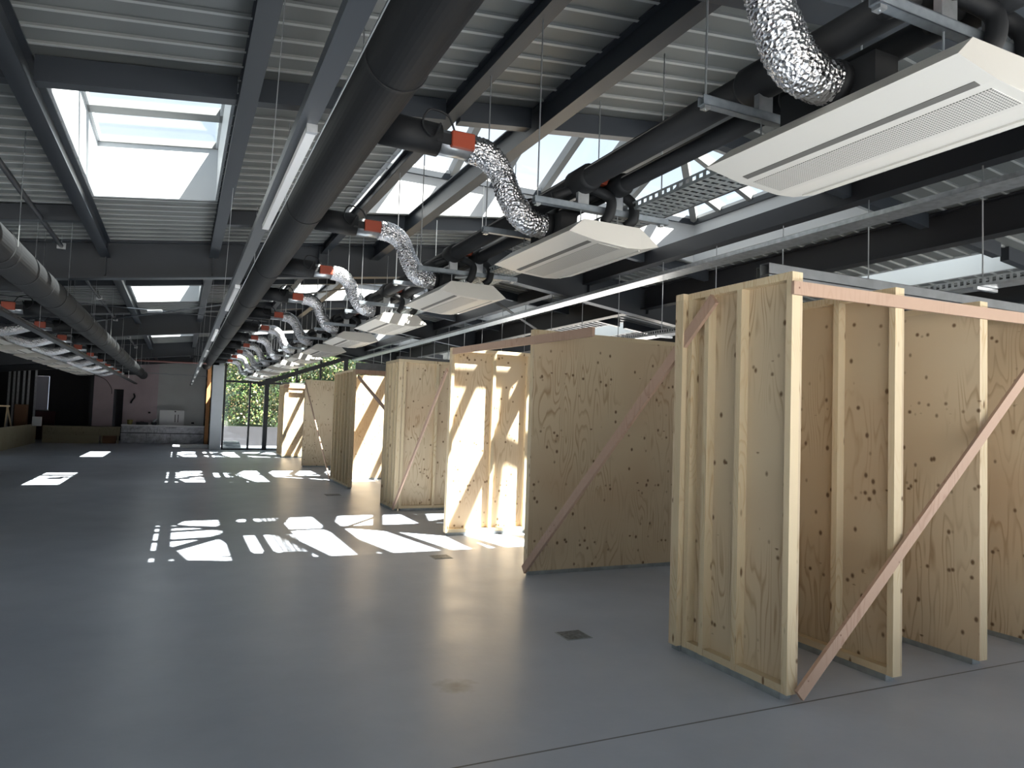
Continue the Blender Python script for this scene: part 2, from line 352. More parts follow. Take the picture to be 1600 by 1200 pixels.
wall('wall_back', PINKW, 'dusky pink plastered far wall with a dark doorway', (-3.45, -2.69, 35.6, 35.8, 0, 3.7), (-2.69, -2.3, 35.6, 35.8, 2.32, 3.75), (-2.3, -.95, 35.6, 35.8, 0, 4.0))
wall('wall_back_grey', BACKG, 'grey plastered half of the far wall behind the wrapped counter', (-.95, 1.3, 35.6, 35.8, 0, 4.2))
wall('wall_return', COLM, 'pale return wall running back from the white pier, with a hidden opening added for light', (1.32, 1.5, 30.55, 30.8, 0, 4.2), (1.32, 1.5, 35.3, 35.6, 0, 4.2), (1.32, 1.5, 30.8, 35.3, 0, 2.5), (1.32, 1.5, 30.8, 35.3, 3.5, 4.2), (1.32, 1.5, 33.0, 35.3, 2.5, 3.5))  # opening hidden behind the pier, added to light the far wall
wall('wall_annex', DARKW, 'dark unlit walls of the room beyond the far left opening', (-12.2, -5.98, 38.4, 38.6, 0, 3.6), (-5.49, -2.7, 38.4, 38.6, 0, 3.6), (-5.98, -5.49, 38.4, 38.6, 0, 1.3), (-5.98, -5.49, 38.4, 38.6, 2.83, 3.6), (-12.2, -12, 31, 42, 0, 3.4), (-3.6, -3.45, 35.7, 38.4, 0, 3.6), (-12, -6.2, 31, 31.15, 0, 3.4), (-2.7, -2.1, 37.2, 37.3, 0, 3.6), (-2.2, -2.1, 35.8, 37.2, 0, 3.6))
tag(M().box(1.08, 1.50, 30.1, 30.55, 0, 3.32).build('pier', COLM, bevel=.01), 'pale grey boxed pier at the left end of the glazed wall', 'column', kind='structure')
M_ = M().box(.98, 1.13, 33.0, 33.15, 0, 3.5); tag(M_.build('timber_post', WOODOR), 'orange brown timber post standing left of the pale pier', 'post')

# ------------------------------------------------------------------ steel frame
def isec(m, xs, zbot, ztop, y, fl, tw=.02, tf=.025):
    """beam running along X through the points xs, at y; fl flange width"""
    for a, b in zip(xs[:-1], xs[1:]):
        m.hexa([(a, y - fl / 2, zbot(a)), (b, y - fl / 2, zbot(b)), (b, y + fl / 2, zbot(b)), (a, y + fl / 2, zbot(a)), (a, y - fl / 2, zbot(a) + tf), (b, y - fl / 2, zbot(b) + tf), (b, y + fl / 2, zbot(b) + tf), (a, y + fl / 2, zbot(a) + tf)])
        m.hexa([(a, y - fl / 2, ztop(a) - tf), (b, y - fl / 2, ztop(b) - tf), (b, y + fl / 2, ztop(b) - tf), (a, y + fl / 2, ztop(a) - tf), (a, y - fl / 2, ztop(a)), (b, y - fl / 2, ztop(b)), (b, y + fl / 2, ztop(b)), (a, y + fl / 2, ztop(a))])
        m.hexa([(a, y - tw / 2, zbot(a) + tf), (b, y - tw / 2, zbot(b) + tf), (b, y + tw / 2, zbot(b) + tf), (a, y + tw / 2, zbot(a) + tf), (a, y - tw / 2, ztop(a) - tf), (b, y - tw / 2, ztop(b) - tf), (b, y + tw / 2, ztop(b) - tf), (a, y + tw / 2, ztop(a) - tf)])
names = ['behind the viewpoint', 'nearest the viewpoint, crossing above the nearest white chilled beam', 'second from the viewpoint, crossing between the first and second skylights', 'third from the viewpoint, beyond the second skylight', 'fourth from the viewpoint, above the glazed end wall']
for y, w in zip(FR, names):
    m = M(); isec(m, [XL, RIDGE, XR], lambda x: dz(x) - .54 - (.10 if x > RIDGE + 2 else 0), lambda x: dz(x) - .003, y, .2)
    for x in (-4.6, -1.06, .33, 1.87, 4.2, 6.85, 8.2, 10.6): m.box(x - .006, x + .006, y - .095, y - .01, dz(x) - .5, dz(x) - .04)
    tag(m.build('roof_rafter', STEEL, loc=(0, y, 3.6)), 'dark steel roof rafter, ' + w, 'beam', 'roof rafters')
m = M(); isec(m, [-12, 1.25], lambda x: dz(x) - .42, lambda x: dz(x) - .003, 35.2, .18)
tag(m.build('roof_rafter', STEEL, loc=(0, 35.2, 3.6)), 'dark steel roof beam along the head of the pink far wall', 'beam', 'roof rafters')

def purlin(x0, x1, y0, y1, dep, label, m_=STEEL, solid=False):
    xc = (x0 + x1) / 2; z1 = dz(xc) - .012; z0 = dz(xc) - dep; m = M()
    if solid: m.box(x0, x1, y0, y1, z0, z1)
    else:
        m.box(x0, x1, y0, y1, z0, z0 + .012); m.box(x0 + .005, x1 - .005, y0, y1, z1 - .012, z1); m.box(xc - .008, xc + .008, y0, y1, z0 + .012, z1 - .012)
    return tag(m.build('roof_purlin', m_, loc=(xc, y0, z0)), label, 'beam', 'roof purlins')
E1, E2 = YF, YB
purlin(-5.25, -5.12, E1, 42, .23, 'dark steel purlin close to the left wall')
purlin(-3.85, -3.72, E1, 42, .23, 'dark steel purlin above the left row of chilled beams')
purlin(-2.6, -2.47, E1, 42, .23, 'dark steel purlin just left of the left round duct')
purlin(-1.135, -1.005, E1, 35.6, .235, 'dark steel purlin along the left edge of the small skylights')
purlin(.27, .40, E1, 35.6, .235, 'dark steel purlin along the right edge of the small skylights')
purlin(1.905, 2.01, E1, YB, .155, 'dark steel purlin under the left edge of the hipped lanterns')
purlin(2.70, 2.83, E1, YB, .25, 'dark steel purlin second from the left under the hipped lanterns')
purlin(4.12, 4.27, E1, YB, .25, 'dark steel purlin under the middle of the hipped lanterns')
purlin(5.52, 5.65, E1, YB, .25, 'dark steel purlin right of the middle of the hipped lanterns')
purlin(6.74, 6.92, E1, YB, .235, 'black steel purlin from which the long rods of the right cable tray hang', STEELB, True)
purlin(8.06, 8.26, E1, YB, .42, 'deep black steel girder right of the hipped lanterns', STEELB)
purlin(11.05, 11.2, E1, YB, .25, 'dark steel purlin along the right edge of the right hand skylights', STEELB)
tag(M().bar((2.75, 30.12, 2.62), (6.45, 30.12, 4.0), .08, .17).build('raking_beam', STEELB, loc=(2.75, 30.12, 2.62)), 'black raking steel bar crossing the glazed end wall behind the chilled beams', 'beam')
# cross members beside the openings
for i in range(-1, 3):
    o = BAY * i; w = ['behind the viewpoint', 'in the nearest bay', 'in the second bay', 'in the third bay'][i + 1]
    if o + 5.6 < YF: continue
    for yy, q in ((5.56, 'on the near side of the skylights'), (9.5, 'on the far side of the skylights')):
        m = M(); z = .2
        segs = [(XL, -1.14), (-1.0, .26), (.41, 1.89), (2.02, 2.69), (2.84, 4.1), (4.28, 4.9), (4.9, 5.5), (5.67, 6.72), (6.94, 8.05), (8.28, 9.46), (9.63, 11.04), (11.22, XR)]
        for a, b in segs:
            if q.startswith('on the far') and (abs(a + 1.0) < .01 or abs(a - 9.63) < .01): continue
            m.slab(a, b, o + yy, o + yy + .11, dz, -.19, -.012)
        tag(m.build('trimmer_beam', STEEL, loc=(0, o + yy, 4)), 'dark steel trimmer beam ' + q + ' ' + w, 'beam', 'trimmer beams')
# cross bracing in the second bay
m = M(); m.bar((-3.2, 13.7, dz(-3.2) - .36), (1.9, 19.4, dz(1.9) - .36), .09, .012); tag(m.build('brace_bar', STEEL), 'flat dark bracing bar under the second skylight, rising away to the right', 'brace')
m = M(); m.bar((-3.0, 19.2, dz(-3.0) - .385), (2.8, 13.7, dz(2.8) - .385), .09, .012); tag(m.build('brace_bar', STEEL), 'flat dark bracing bar under the second skylight, coming nearer to the right', 'brace')
m = M(); m.bar((4.3, 12.0, dz(4.3) - .36), (9.5, 17.4, dz(9.5) - .36), .09, .012); tag(m.build('brace_bar', STEELB), 'black bracing bar seen between the rods right of the chilled beams', 'brace')
m = M(); m.add([(-.72, 16.3, 3.58), (-.45, 16.3, 3.61), (-.45, 16.62, 3.61), (-.72, 16.62, 3.58), (-.72, 16.3, 3.565), (-.45, 16.3, 3.595), (-.45, 16.62, 3.595), (-.72, 16.62, 3.565)], [(0, 1, 2, 3), (7, 6, 5, 4), (0, 4, 5, 1), (1, 5, 6, 2), (2, 6, 7, 3), (3, 7, 4, 0)])
tag(m.build('gusset_plate', WHITE), 'small pale plate where the bracing bars cross below the second skylight', 'plate')

# ------------------------------------------------------------------ small flat skylights
mats = {'bar': mat('grey_beige_bar', (.17, .175, .175), .5)}
def skylight(name, x0, x1, y0, y1, label):
    t = thing(name, (x0, y0, dz(x0)), label, 'window', kind='structure'); H = .66; k = .03
    m = M()
    e = .012
    for a, b, c, d in ((x0 - k, x0 + e, y0 - k, y1 + k), (x1 - e, x1 + k, y0 - k, y1 + k), (x0 + e, x1 - e, y0 - k, y0 + e), (x0 + e, x1 - e, y1 - e, y1 + k)):
        m.slab(a, b, c, d, dz, -.015, H)
    m.build('upstand', WHITE, t)
    for yy, w in ((y0, .12), (y0 + 1.66, .07), (y0 + 2.22, .2), (y1 - .035, .035)):
        M().slab(x0, x1, yy, yy + w, dz, H - .06, H + .02).build('glazing_bar', mats['bar'], t)
    for xx in (x0, x1 - .04): M().slab(xx, xx + .04, y0, y1, dz, H - .06, H + .02).build('glazing_rim', WHITE, t)
    M().slab(x0, x1, y0, y1, dz, H + .021, H + .027).build('glass', GLASS, t)
    return t
n = 1
for i in range(0, 3):
    o = BAY * i; w = ['nearest', 'second', 'third'][i]
    skylight('window_%d' % n, SKL[0], SKL[1], o + SKY[0], o + SKY[1], w + ' small rectangular skylight with white sides, left of the round duct'); n += 1
    skylight('window_%d' % n, SKR[0], SKR[1], o + SKY[0], o + SKY[1], w + ' small rectangular skylight in the right hand roof slope'); n += 1

# ------------------------------------------------------------------ hipped lanterns
def lantern(name, o, label):
    x0, x1 = LAN; y0, y1 = o + LAY[0], o + LAY[1]; Z = 4.98; k = .04
    t = thing(name, (x0, y0, dz(x0)), label, 'window', kind='structure')
    m = M()
    def side(a, b, c, d):
        m.hexa([(a, c, dz(a) - .015), (b, c, dz(b) - .015), (b, d, dz(b) - .015), (a, d, dz(a) - .015), (a, c, Z), (b, c, Z), (b, d, Z), (a, d, Z)])
    e = .012
    side(x0 - k, x0 + e, y0 - k, y1 + k); side(x1 - e, x1 + k, y0 - k, y1 + k)
    for a, b in ((x0 + e, RIDGE), (RIDGE, x1 - e)): side(a, b, y0 - k, y0 + e); side(a, b, y1 - e, y1 + k)
    m.build('upstand', WHITE, t)
    r = M()
    for a, b, c, d in ((x0, x0 + .06, y0, y1), (x1 - .06, x1, y0, y1), (x0 + .06, x1 - .06, y0, y0 + .06), (x0 + .06, x1 - .06, y1 - .06, y1)): r.box(a, b, c, d, Z - .06, Z + .02)
    r.build('ring_frame', STEEL, t)
    r = M()
    for a, b, c, d in ((x0, x0 + .05, y0, y1), (x1 - .05, x1, y0, y1), (x0 + .05, x1 - .05, y0, y0 + .05), (x0 + .05, x1 - .05, y1 - .05, y1)): r.box(a, b, c, d, Z + .021, Z + .07)
    r.build('sill_frame', WHITE, t)
    hy = (y0 + y1) / 2; run = hy - y0; s = .43; RZ = Z + .09 + run * s
    rx0, rx1 = x0 + run, x1 - run
    BM = mats['bar']
    M().bar((rx0 - .03, hy, RZ - .09), (rx1 + .03, hy, RZ - .05), .07, .12).build('ridge_bar', STEEL, t)
    for cx, cy, rx in ((x0, y0, rx0), (x1, y0, rx1), (x0, y1, rx0), (x1, y1, rx1)):
        M().bar((cx, cy, Z + .03), (rx, hy, RZ - .07), .10, .17).build('hip_bar', BM, t)
    nb = 8
    for j in range(1, nb):
        x = x0 + (x1 - x0) * j / nb; d = min(x - x0, x1 - x, run)
        for sy, yy in ((1, y0), (-1, y1)):
            M().bar((x, yy, Z + .05), (x, yy + sy * d, Z + .05 + d * s), .09, .15).build('glazing_bar', BM, t)
    for j in range(1, 5):
        y = y0 + (y1 - y0) * j / 5; d = min(y - y0, y1 - y)
        for sx, xx in ((1, x0), (-1, x1)):
            M().bar((xx, y, Z + .05), (xx + sx * d, y, Z + .05 + d * s), .09, .15).build('glazing_bar', BM, t)
    g = M(); zg = Z + .15; rz = zg + run * s
    g.add([(x0, y0, zg), (x1, y0, zg), (x1, y1, zg), (x0, y1, zg), (rx0, hy, rz), (rx1, hy, rz)], [(0, 1, 5, 4), (2, 3, 4, 5), (1, 2, 5), (3, 0, 4)])
    g.build('glass', GLASS, t)
    return t
for i in range(0, 3):
    lantern('window_%d' % n, BAY * i, ['nearest', 'second', 'third'][i] + ' wide hipped glass lantern above the chilled beams'); n += 1

lantern('window_%d' % n, LB, 'unseen hipped glass lantern added behind the viewpoint for fill light'); n += 1  # unseen lantern, set back so its added sun patch only bounces into view
for xa, xb, w in ((-5.5, -1.2, 'left'), (8.6, 12.8, 'right')): skylight('window_%d' % n, xa, xb, LB + LAY[0], LB + LAY[1], 'unseen large rooflight added for fill light behind the viewpoint on the ' + w); n += 1  # unseen rooflights, added so sun on the floor behind brightens the near hall
# ------------------------------------------------------------------ glazed end wall
t = thing('window_%d' % n, (1.56, 30.3, 0), 'full height glazed end wall with black mullions and ivy outside', 'window', kind='structure'); n += 1
mull = [(1.52, .07), (2.47, .07), (3.05, .17), (4.25, .07), (5.2, .07), (6.2, .17), (7.3, .07), (8.4, .07), (9.4, .17), (10.5, .07), (11.6, .07), (12.7, .17)]
for x, w in mull: M().box(x, x + w, 30.25, 30.37, 0, dz(x) - .56).build('mullion', STEELB, t)
for a, b in ((1.52, RIDGE), (RIDGE, XR)): M().slab(a, b, 30.26, 30.36, dz, -.56, -.02).build('head_panel', STEELB, t)
M().box(1.52, XR, 30.26, 30.36, 0, .05).build('sill', STEELB, t)
M().box(1.52, XR, 30.26, 30.36, 2.68, 2.76).build('transom', STEELB, t)
M().box(1.55, XR, 30.305, 30.317, .05, 4.4).build('glass', GLASS, t)

# ------------------------------------------------------------------ ventilation
def arc(pts, n=8):          # Catmull-Rom through pts
    P = [Vector(p) for p in pts]; P = [P[0] * 2 - P[1]] + P + [P[-1] * 2 - P[-2]]; out = []
    for i in range(1, len(P) - 2):
        for j in range(n):
            u = j / n; a, b, c, d = P[i - 1:i + 3]
            out.append(.5 * ((2 * b) + (c - a) * u + (2 * a - 5 * b + 4 * c - d) * u * u + (3 * b - a - 3 * c + d) * u ** 3))
    out.append(P[-2]); return out
UP = 2.40                                     # spacing of the units
NU = 13
U0 = 1.36                                      # near end of the nearest unit
def supply_duct(x, z, r, y0, y1, label, side):  # lagged spiral duct
    t = thing('supply_duct', (x, y0, z), label, 'duct', 'round supply ducts')
    M().tube([(x, y0, z), (x, y1, z)], r, 40).build('duct_body', DUCTM, t, smooth=False)
    for j in range(NU):
        yy = U0 + .62 + UP * j
        M().tube([(x + side * (r - .02), yy, z), (x + side * (r + .36), yy, z - .01)], .105, 20).build('branch_sleeve', RUBBER, t, smooth=True)
    if side < 0:
        for k in range(26):
            q = 7.33 + .895 * k - 3 * .895
            M().tube([(x, q, z), (x, q + .055, z)], r + .003, 40).build('strap', RUBBER, t)
    hy = y0 + 1.2
    while hy < y1:
        if abs(((hy - 2.75) / BAY) - round((hy - 2.75) / BAY)) > .06:
            for s in (-1, 1): M().tube([(x + s * (r + .012), hy, z), (x + s * (r + .012), hy, dz(x + s * r) - .01)], .004, 6).build('hanger_rod', RODM, t)
            M().tube([(x, hy - .012, z), (x, hy + .012, z)], r + .006, 40).build('hanger_band', RUBBER, t)
        hy += 2.9
    return t
supply_duct(.917, 3.42, .165, -3.5, 33.0, 'large dark round duct hanging left of the right row of chilled beams', 1)
supply_duct(-1.477, 2.9, .163, 3.0, 33.4, 'large dark round duct hanging on the left, serving the left row', -1)

def make_damper(sx):
    """damper with orange actuator, axis along X, placed at origin of its near end"""
    t = thing('air_damper', (0, 0, 0))
    M().tube([(0, 0, 0), (sx * .27, 0, 0)], .083, 20).build('sleeve', GALV, t, smooth=True)
    act = M().box(min(sx * .10, sx * .26), max(sx * .10, sx * .26), -.115, -.07, -.05, .055).build('actuator', ORANGE, t, bevel=.006)
    M().box(min(sx * .0, sx * .1), max(sx * .0, sx * .1), -.10, -.075, -.035, .03).build('cable_box', RUBBER, t)
    M().tube(arc([(sx * .12, -.1, .05), (sx * .06, -.13, .13), (-sx * .06, -.12, .15), (-sx * .1, -.11, .05), (-sx * .03, -.12, -.02), (sx * .02, -.11, .08)], 6), .007, 6).build('cable', RUBBER, act)
    return t
def make_flex(pts, seed):
    rng = random.Random(seed); path = arc(pts, 14)
    L = [0]
    for a, b in zip(path[:-1], path[1:]): L.append(L[-1] + (b - a).length)
    N = int(L[-1] / .011); P = []; R = []
    for i in range(N + 1):
        s = L[-1] * i / N; k = max(j for j in range(len(L)) if L[j] <= s + 1e-9); k = min(k, len(L) - 2); u = (s - L[k]) / max(1e-6, L[k + 1] - L[k])
        P.append(path[k].lerp(path[k + 1], u)); R.append(.09 * (1 + .03 * (1 if i % 2 else -1) + rng.uniform(-.02, .02)) * (1 + .05 * math.sin(s * 14)))
    m = M(); m.tube(P, R, 26, True, .016, rng)
    t = thing('flexible_duct', pts[0]); m.build('foil_hose', foil, t, smooth=True)
    e = Vector(pts[-1]); d = (e - Vector(pts[-2])).normalized()
    m2 = M(); m2.tube([e - d * .03, e + d * .01], .092, 24); m2.build('end_band', RUBBER, t, smooth=True)
    return t

# --- chilled beam unit; cross-section in XZ, origin at bottom centre of the near end
UL = 1.15
def make_unit():
    t = thing('chilled_beam', (0, 0, 0))
    prof = [(-.325, .045), (-.13, .01), (.10, -.008), (.21, -.002), (.345, .03), (.22, .145), (-.20, .145)]
    m = M()
    n_ = len(prof)
    # near and far ends slant inwards at the top
    def yoff(z): return .0 if z < .06 else (z - .05) * .35
    v = [(x, yoff(z), z) for x, z in prof] + [(x, UL - (0 if z < .06 else .02), z) for x, z in prof]
    f = [tuple(range(n_)), tuple(range(2 * n_ - 1, n_ - 1, -1))] + [(i, i + n_, (i + 1) % n_ + n_, (i + 1) % n_) for i in range(n_)]
    m.add(v, f); m.build('casing', BEIGE, t)
    # dark air slot
    def strip(xa, xb, za, zb, y0, y1, d, nm, mt):
        q = M(); q.hexa([(xa, y0, za - d), (xb, y0, zb - d), (xb, y1, zb - d), (xa, y1, za - d), (xa, y0, za + .004), (xb, y0, zb + .004), (xb, y1, zb + .004), (xa, y1, za + .004)]); return q.build(nm, mt, t)
    def zb(x):
        for (a, za), (b, zc) in zip(prof[:4], prof[1:5]):
            if a <= x <= b: return za + (zc - za) * (x - a) / (b - a)
    strip(-.165, -.135, zb(-.165), zb(-.135), .05, UL - .06, .0025, 'air_slot', SLOTM)
    strip(-.09, .075, zb(-.09), zb(.075), .04, UL - .05, .002, 'perforated_panel', PERF)
    strip(.215, .222, zb(.215), zb(.222), .04, UL - .05, .008, 'trim_fin', BEIGE)
    M().box(-.155, -.03, .42, .88, .145, .30).build('spigot_box', RUBBER, t)
    for x in (-.02, .09): M().box(x, x + .05, .10, .16, .145, .165).build('lug', GALV, t)
    for x in (.02, .13): M().tube([(x, .17, .14), (x, .17, .18)], .011, 8).build('valve', BRASS, t)
    return t
def make_hoses():
    t = thing('connection_hoses', (0, 0, 0))
    M().tube(arc([(-.30, .28, .33), (-.12, .2, .40), (.03, .12, .34), (.03, .1, .24), (.0, .12, .17)], 8), .034, 12).build('hose', RUBBER, t, smooth=True)
    M().tube(arc([(-.04, .30, .36), (.10, .22, .42), (.22, .14, .34), (.21, .1, .22), (.17, .13, .17)], 8), .034, 12).build('hose', RUBBER, t, smooth=True)
    M().box(.0, .07, .17, .25, .44, .49).build('actuator', ORANGE, t, bevel=.006)
    M().box(-.15, -.13, .19, .21, .36, .46).build('valve_stem', ORANGE, t)
    return t
def make_hanger(xa, xb, z, ra, rb, za, zb):
    t = thing('strut_hanger', (0, 0, z))
    m = M(); m.box(xa, xb, -.02, .02, z, z + .004); m.box(xa, xb, -.02, -.016, z, z + .042); m.box(xa, xb, .016, .02, z, z + .042); m.box(xa, xb, -.02, -.012, z + .038, z + .042); m.box(xa, xb, .012, .02, z + .038, z + .042)
    m.build('channel', CHANM, t)
    for r_, zz in ((ra, za), (rb, zb)):
        rd = M().tube([(r_, 0, z - .02), (r_, 0, zz)], .0048, 8).build('rod', RODM, t)
        M().box(r_ - .016, r_ + .016, -.016, .016, z - .014, z - .001).build('nut_plate', GALV, rd)
    for xx in (2.27, 2.55):
        if xa < xx < xb: M().tube([(xx, 0, z - .12), (xx, 0, z + .04)], .004, 6).build('drop_rod', RODM, t)
    return t

ZU = 2.72; XU = 2.425
unit0 = make_unit(); hose0 = make_hoses()
strut0 = make_hanger(1.93, 2.95, 2.955, 1.955, 2.90, 4.13, 4.15)
dampR = make_damper(1)
flexR0 = make_flex([(0, 0, 0), (.13, 0, -.012), (.24, 0, -.09), (.31, 0, -.24), (.40, 0, -.375), (.50, -.01, -.43), (.61, -.02, -.44)], 3)
flexR1 = make_flex([(0, 0, 0), (.13, 0, -.02), (.245, .01, -.12), (.31, .01, -.26), (.40, 0, -.385), (.50, 0, -.435), (.61, -.01, -.44)], 5)
protos = [unit0, hose0, strut0, dampR, flexR0, flexR1]
def place(src, used, off, label, group, cat):
    if src in used: r = dup(src, off, label, group)
    else:
        used.add(src); src.location = Vector(src.location) + Vector(off); src['_base'] = 1; r = src
        tag(r, label, cat, group)
    r['category'] = cat
    return r
base = {p: Vector(p.location) for p in protos}
used = set()
def put(src, off, label, group, cat):
    if src in used:
        r = dup(src, (0, 0, 0), label, group); r.location = base[src] + Vector(off)
    else: used.add(src); r = src; r.location = base[src] + Vector(off)
    tag(r, label, cat, group); return r
for j in range(NU - 0):
    y = U0 + UP * j
    if y + UL > 30.1: break
    w = nth(j, 12)
    put(unit0, (XU, y, ZU), w + ' white chilled beam panel in the right hand row', 'chilled beams in the right row', 'ceiling unit')
    put(hose0, (XU, y, ZU), 'pair of black hoses with orange actuator on top of the ' + w + ' right chilled beam', 'hose pairs on the right row', 'hoses')
    for q, dy in (('near', .16), ('far', .99)):
        put(strut0, (0, y + dy, 0), 'galvanised strut with rods over the ' + q + ' end of the ' + w + ' right chilled beam', 'strut hangers over the right row', 'bracket')
    yb = U0 + .62 + UP * j
    put(dampR, (1.40, yb, 3.40), 'silver damper with orange actuator feeding the ' + w + ' right chilled beam', 'dampers of the right row', 'damper')
    put(flexR0 if j % 2 == 0 else flexR1, (1.66, yb, 3.395), 'crumpled foil hose dropping to the ' + w + ' right chilled beam', 'foil hoses of the right row', 'duct')
# left row (mirror side)
dampL = make_damper(-1); base[dampL] = Vector((0, 0, 0))
flexL = make_flex([(0, 0, 0), (-.12, 0, -.03), (-.30, 0, -.10), (-.50, 0, -.13), (-.72, 0, -.07), (-.90, 0, .0), (-1.0, 0, .02)], 9); base[flexL] = Vector(flexL.location)
unitL = make_unit(); base[unitL] = Vector((0, 0, 0)); 
for o in [unitL]: o.rotation_euler = (0, 0, math.pi)
for j in range(5, 13):
    y = U0 + UP * j
    if y + UL > 32.6: break
    w = nth(j - 5, 8)
    put(unitL, (-3.38, y + UL, 2.70), w + ' visible white chilled beam panel in the left hand row', 'chilled beams in the left row', 'ceiling unit')
for j in range(3, 13):
    yb = U0 + .62 + UP * j; w = nth(j - 3, 10)
    put(dampL, (-1.99, yb, 2.89), 'dark set damper with orange actuator, ' + w + ' of those left of the left duct', 'dampers of the left row', 'damper')
    put(flexL, (-2.25, yb, 2.89), 'sagging foil hose, ' + w + ' in the left hand row', 'foil hoses of the left row', 'duct')
for x, z, r, lab in ((-3.35, 3.03, .05, 'black insulated pipe above the left chilled beams, inner one'), (-3.62, 3.03, .05, 'black insulated pipe above the left chilled beams, outer one')):
    tag(M().tube([(x, 9.5, z), (x, 33, z)], r, 12).build('insulated_pipe', RUBBER, loc=(x, 9.5, z), smooth=True), lab, 'pipe', 'insulated pipes')
# pipes on the right
for x, r, lab, nm in ((2.28, .07, 'thick black insulated pipe running over the struts nearest the foil hoses', 1), (2.54, .054, 'slimmer black insulated pipe beside the thick one over the chilled beams', 2)):
    z = 3.15
    t = thing('insulated_pipe', (x, -1.5, z), lab, 'pipe', 'insulated pipes')
    M().tube([(x, -1.5, z), (x, 29.6, z)], r, 24).build('lagging', RUBBER, t, smooth=True)
    for j in range(12):
        for dy in (.16, .99):
            y = U0 + UP * j + dy
            M().tube([(x, y - .12, z), (x, y - .09, z), (x, y + .09, z), (x, y + .12, z)], [r, r + .018, r + .018, r], 20).build('collar', RUBBER, t, smooth=True)
            M().box(x - .04, x + .04, y - .015, y + .015, 2.997, z - r).build('saddle', GALV, t)
# cable tray over the units
def tray(name, x0, x1, y0, y1, z, label, m_, h=.055, holes=True, group='cable trays', fill=True, solid=False):
    t = thing(name, (x0, y0, z), label, 'cable tray', group)
    m = M(); N = int((y1 - y0) / .06)
    for xx in (x0, x1 - .002):
        m.box(xx, xx + .002, y0, y1, z, z + .018); m.box(xx, xx + .002, y0, y1, z + h - .014, z + h)
        for k in range(0 if solid else N):
            a = y0 + (y1 - y0) * k / N; m.box(xx, xx + .002, a, a + .028, z + .018, z + h - .014)
        if solid: m.box(xx, xx + .002, y0, y1, z + .018, z + h - .014)
    if holes:
        for k in range(N):
            a = y0 + (y1 - y0) * k / N; m.box(x0, x1, a, a + .034, z, z + .002)
        w = (x1 - x0)
        for q in range(5): m.box(x0 + w * q / 4 - .008 * (q > 0), x0 + w * q / 4 + .008 * (q < 4), y0, y1, z - .001, z)
    else: m.box(x0, x1, y0, y1, z, z + .002)
    m.build('tray_body', m_, t)
    if fill:
        for k in range(4):
            xx = x0 + (x1 - x0) * (k + .7) / 5; ph = random.random() * 6
            M().tube([(xx + .012 * math.sin(ph + y * 1.7), y, z + .012 + .006 * math.sin(ph * 2 + y * 2.3)) for y in [y0 + (y1 - y0) * i / 60 for i in range(61)]], .007, 6).build('cable', RUBBER, t)
    return t
tray('cable_tray', 2.63, 2.90, -1.0, 29.5, 3.0, 'perforated galvanised cable tray lying on the struts right of the black pipes', TRACKM)
tray('cable_tray', 6.34, 6.62, -1.0, 29.5, 3.80, 'bright galvanised cable tray high under the right edge of the lanterns', GALV, .05, False, fill=False, solid=True)
tR = tray('cable_tray', 6.75, 7.0, -1.0, 29.5, 3.0, 'galvanised cable tray hung on long rods behind the plywood walls', GALV, .08, False)
ZP = dz(6.83) - .235
ys = [1.7 + 1.24 * k for k in range(22)]
for y in ys:
    M().tube([(6.83, y, 2.97), (6.83, y, ZP)], .0065, 8).build('rod', RODM, tR)
    M().box(6.72, 7.03, y - .02, y + .02, 2.965, 2.995).build('support_strut', GALV, tR)
tL = tray('cable_tray', -1.76, -1.66, 5.0, 33, 2.50, 'thin dark cable tray below the left round duct', STEELB, .045, False, fill=False)
for k in range(9): M().tube([(-1.71, 8 + 2.9 * k, 2.50), (-1.71, 8 + 2.9 * k, dz(-1.71) - .01)], .004, 6).build('rod', RODM, tL)
# light trunking
t = thing('light_trunking', (.36, -1.5, 2.57), 'thin grey light trunking hanging left of the big round duct', 'light')
m = M(); m.box(.305, .366, -1.5, 33.3, 2.56, 2.60); m.build('trunking_body', STEEL, t)
for k in range(9): M().tube([(.335, -.5 + 4.1 * k, 2.6), (.372, -.5 + 4.1 * k, dz(.35) - .236)], .0025, 6).build('suspension_wire', RODM, t)
m = M(); m.box(.384, .388, -1.5, 33.3, 2.55, 2.556); m.build('cable', RODM, t)
LUM = mat('frosted_lens', (.86, .86, .86), .5)
for k in range(9):
    y = 2.42 + 3.42 * k
    t = thing('linear_luminaire', (.37, y, 2.53), nth(k, 9) + ' white linear luminaire clipped in the thin trunking', 'light', 'luminaires in the trunking')
    M().box(.334, .366, y, y + 1.42, 2.534, 2.559).build('lens', LUM, t)
    M().box(.332, .368, y - .02, y, 2.532, 2.56).build('end_cap', GALV, t)
# thin sprinkler / secondary rail on the left roof
for k, (a, b) in enumerate(((3.0, 11.2), (12.0, 19.9), (20.7, 28.7))):
    t = thing('sprinkler_pipe', (-1.55, a, 3.68), ['nearest', 'middle', 'farthest'][k] + ' length of dark pipe under the deck left of the small skylights', 'pipe', 'dark pipes under the left deck')
    M().tube([(-1.55, a, 3.70), (-1.55, b, 3.70)], .028, 12).build('pipe', STEEL, t, smooth=True)
    for q in (a + .4, (a + b) / 2, b - .15):
        M().box(-1.6, -1.5, q, q + .03, 3.66, 3.74).build('clamp', GALV, t); M().tube([(-1.55, q + .015, 3.72), (-1.55, q + .015, dz(-1.55))], .005, 6).build('drop_rod', RODM, t)
tag(M().tube([(-1.85, 29.3, 3.27), (.82, 29.3, 3.31)], .035, 12).build('copper_pipe', mat('copper', (.20, .10, .09), .55, .4)), 'dull copper pipe crossing near the far wall', 'pipe')
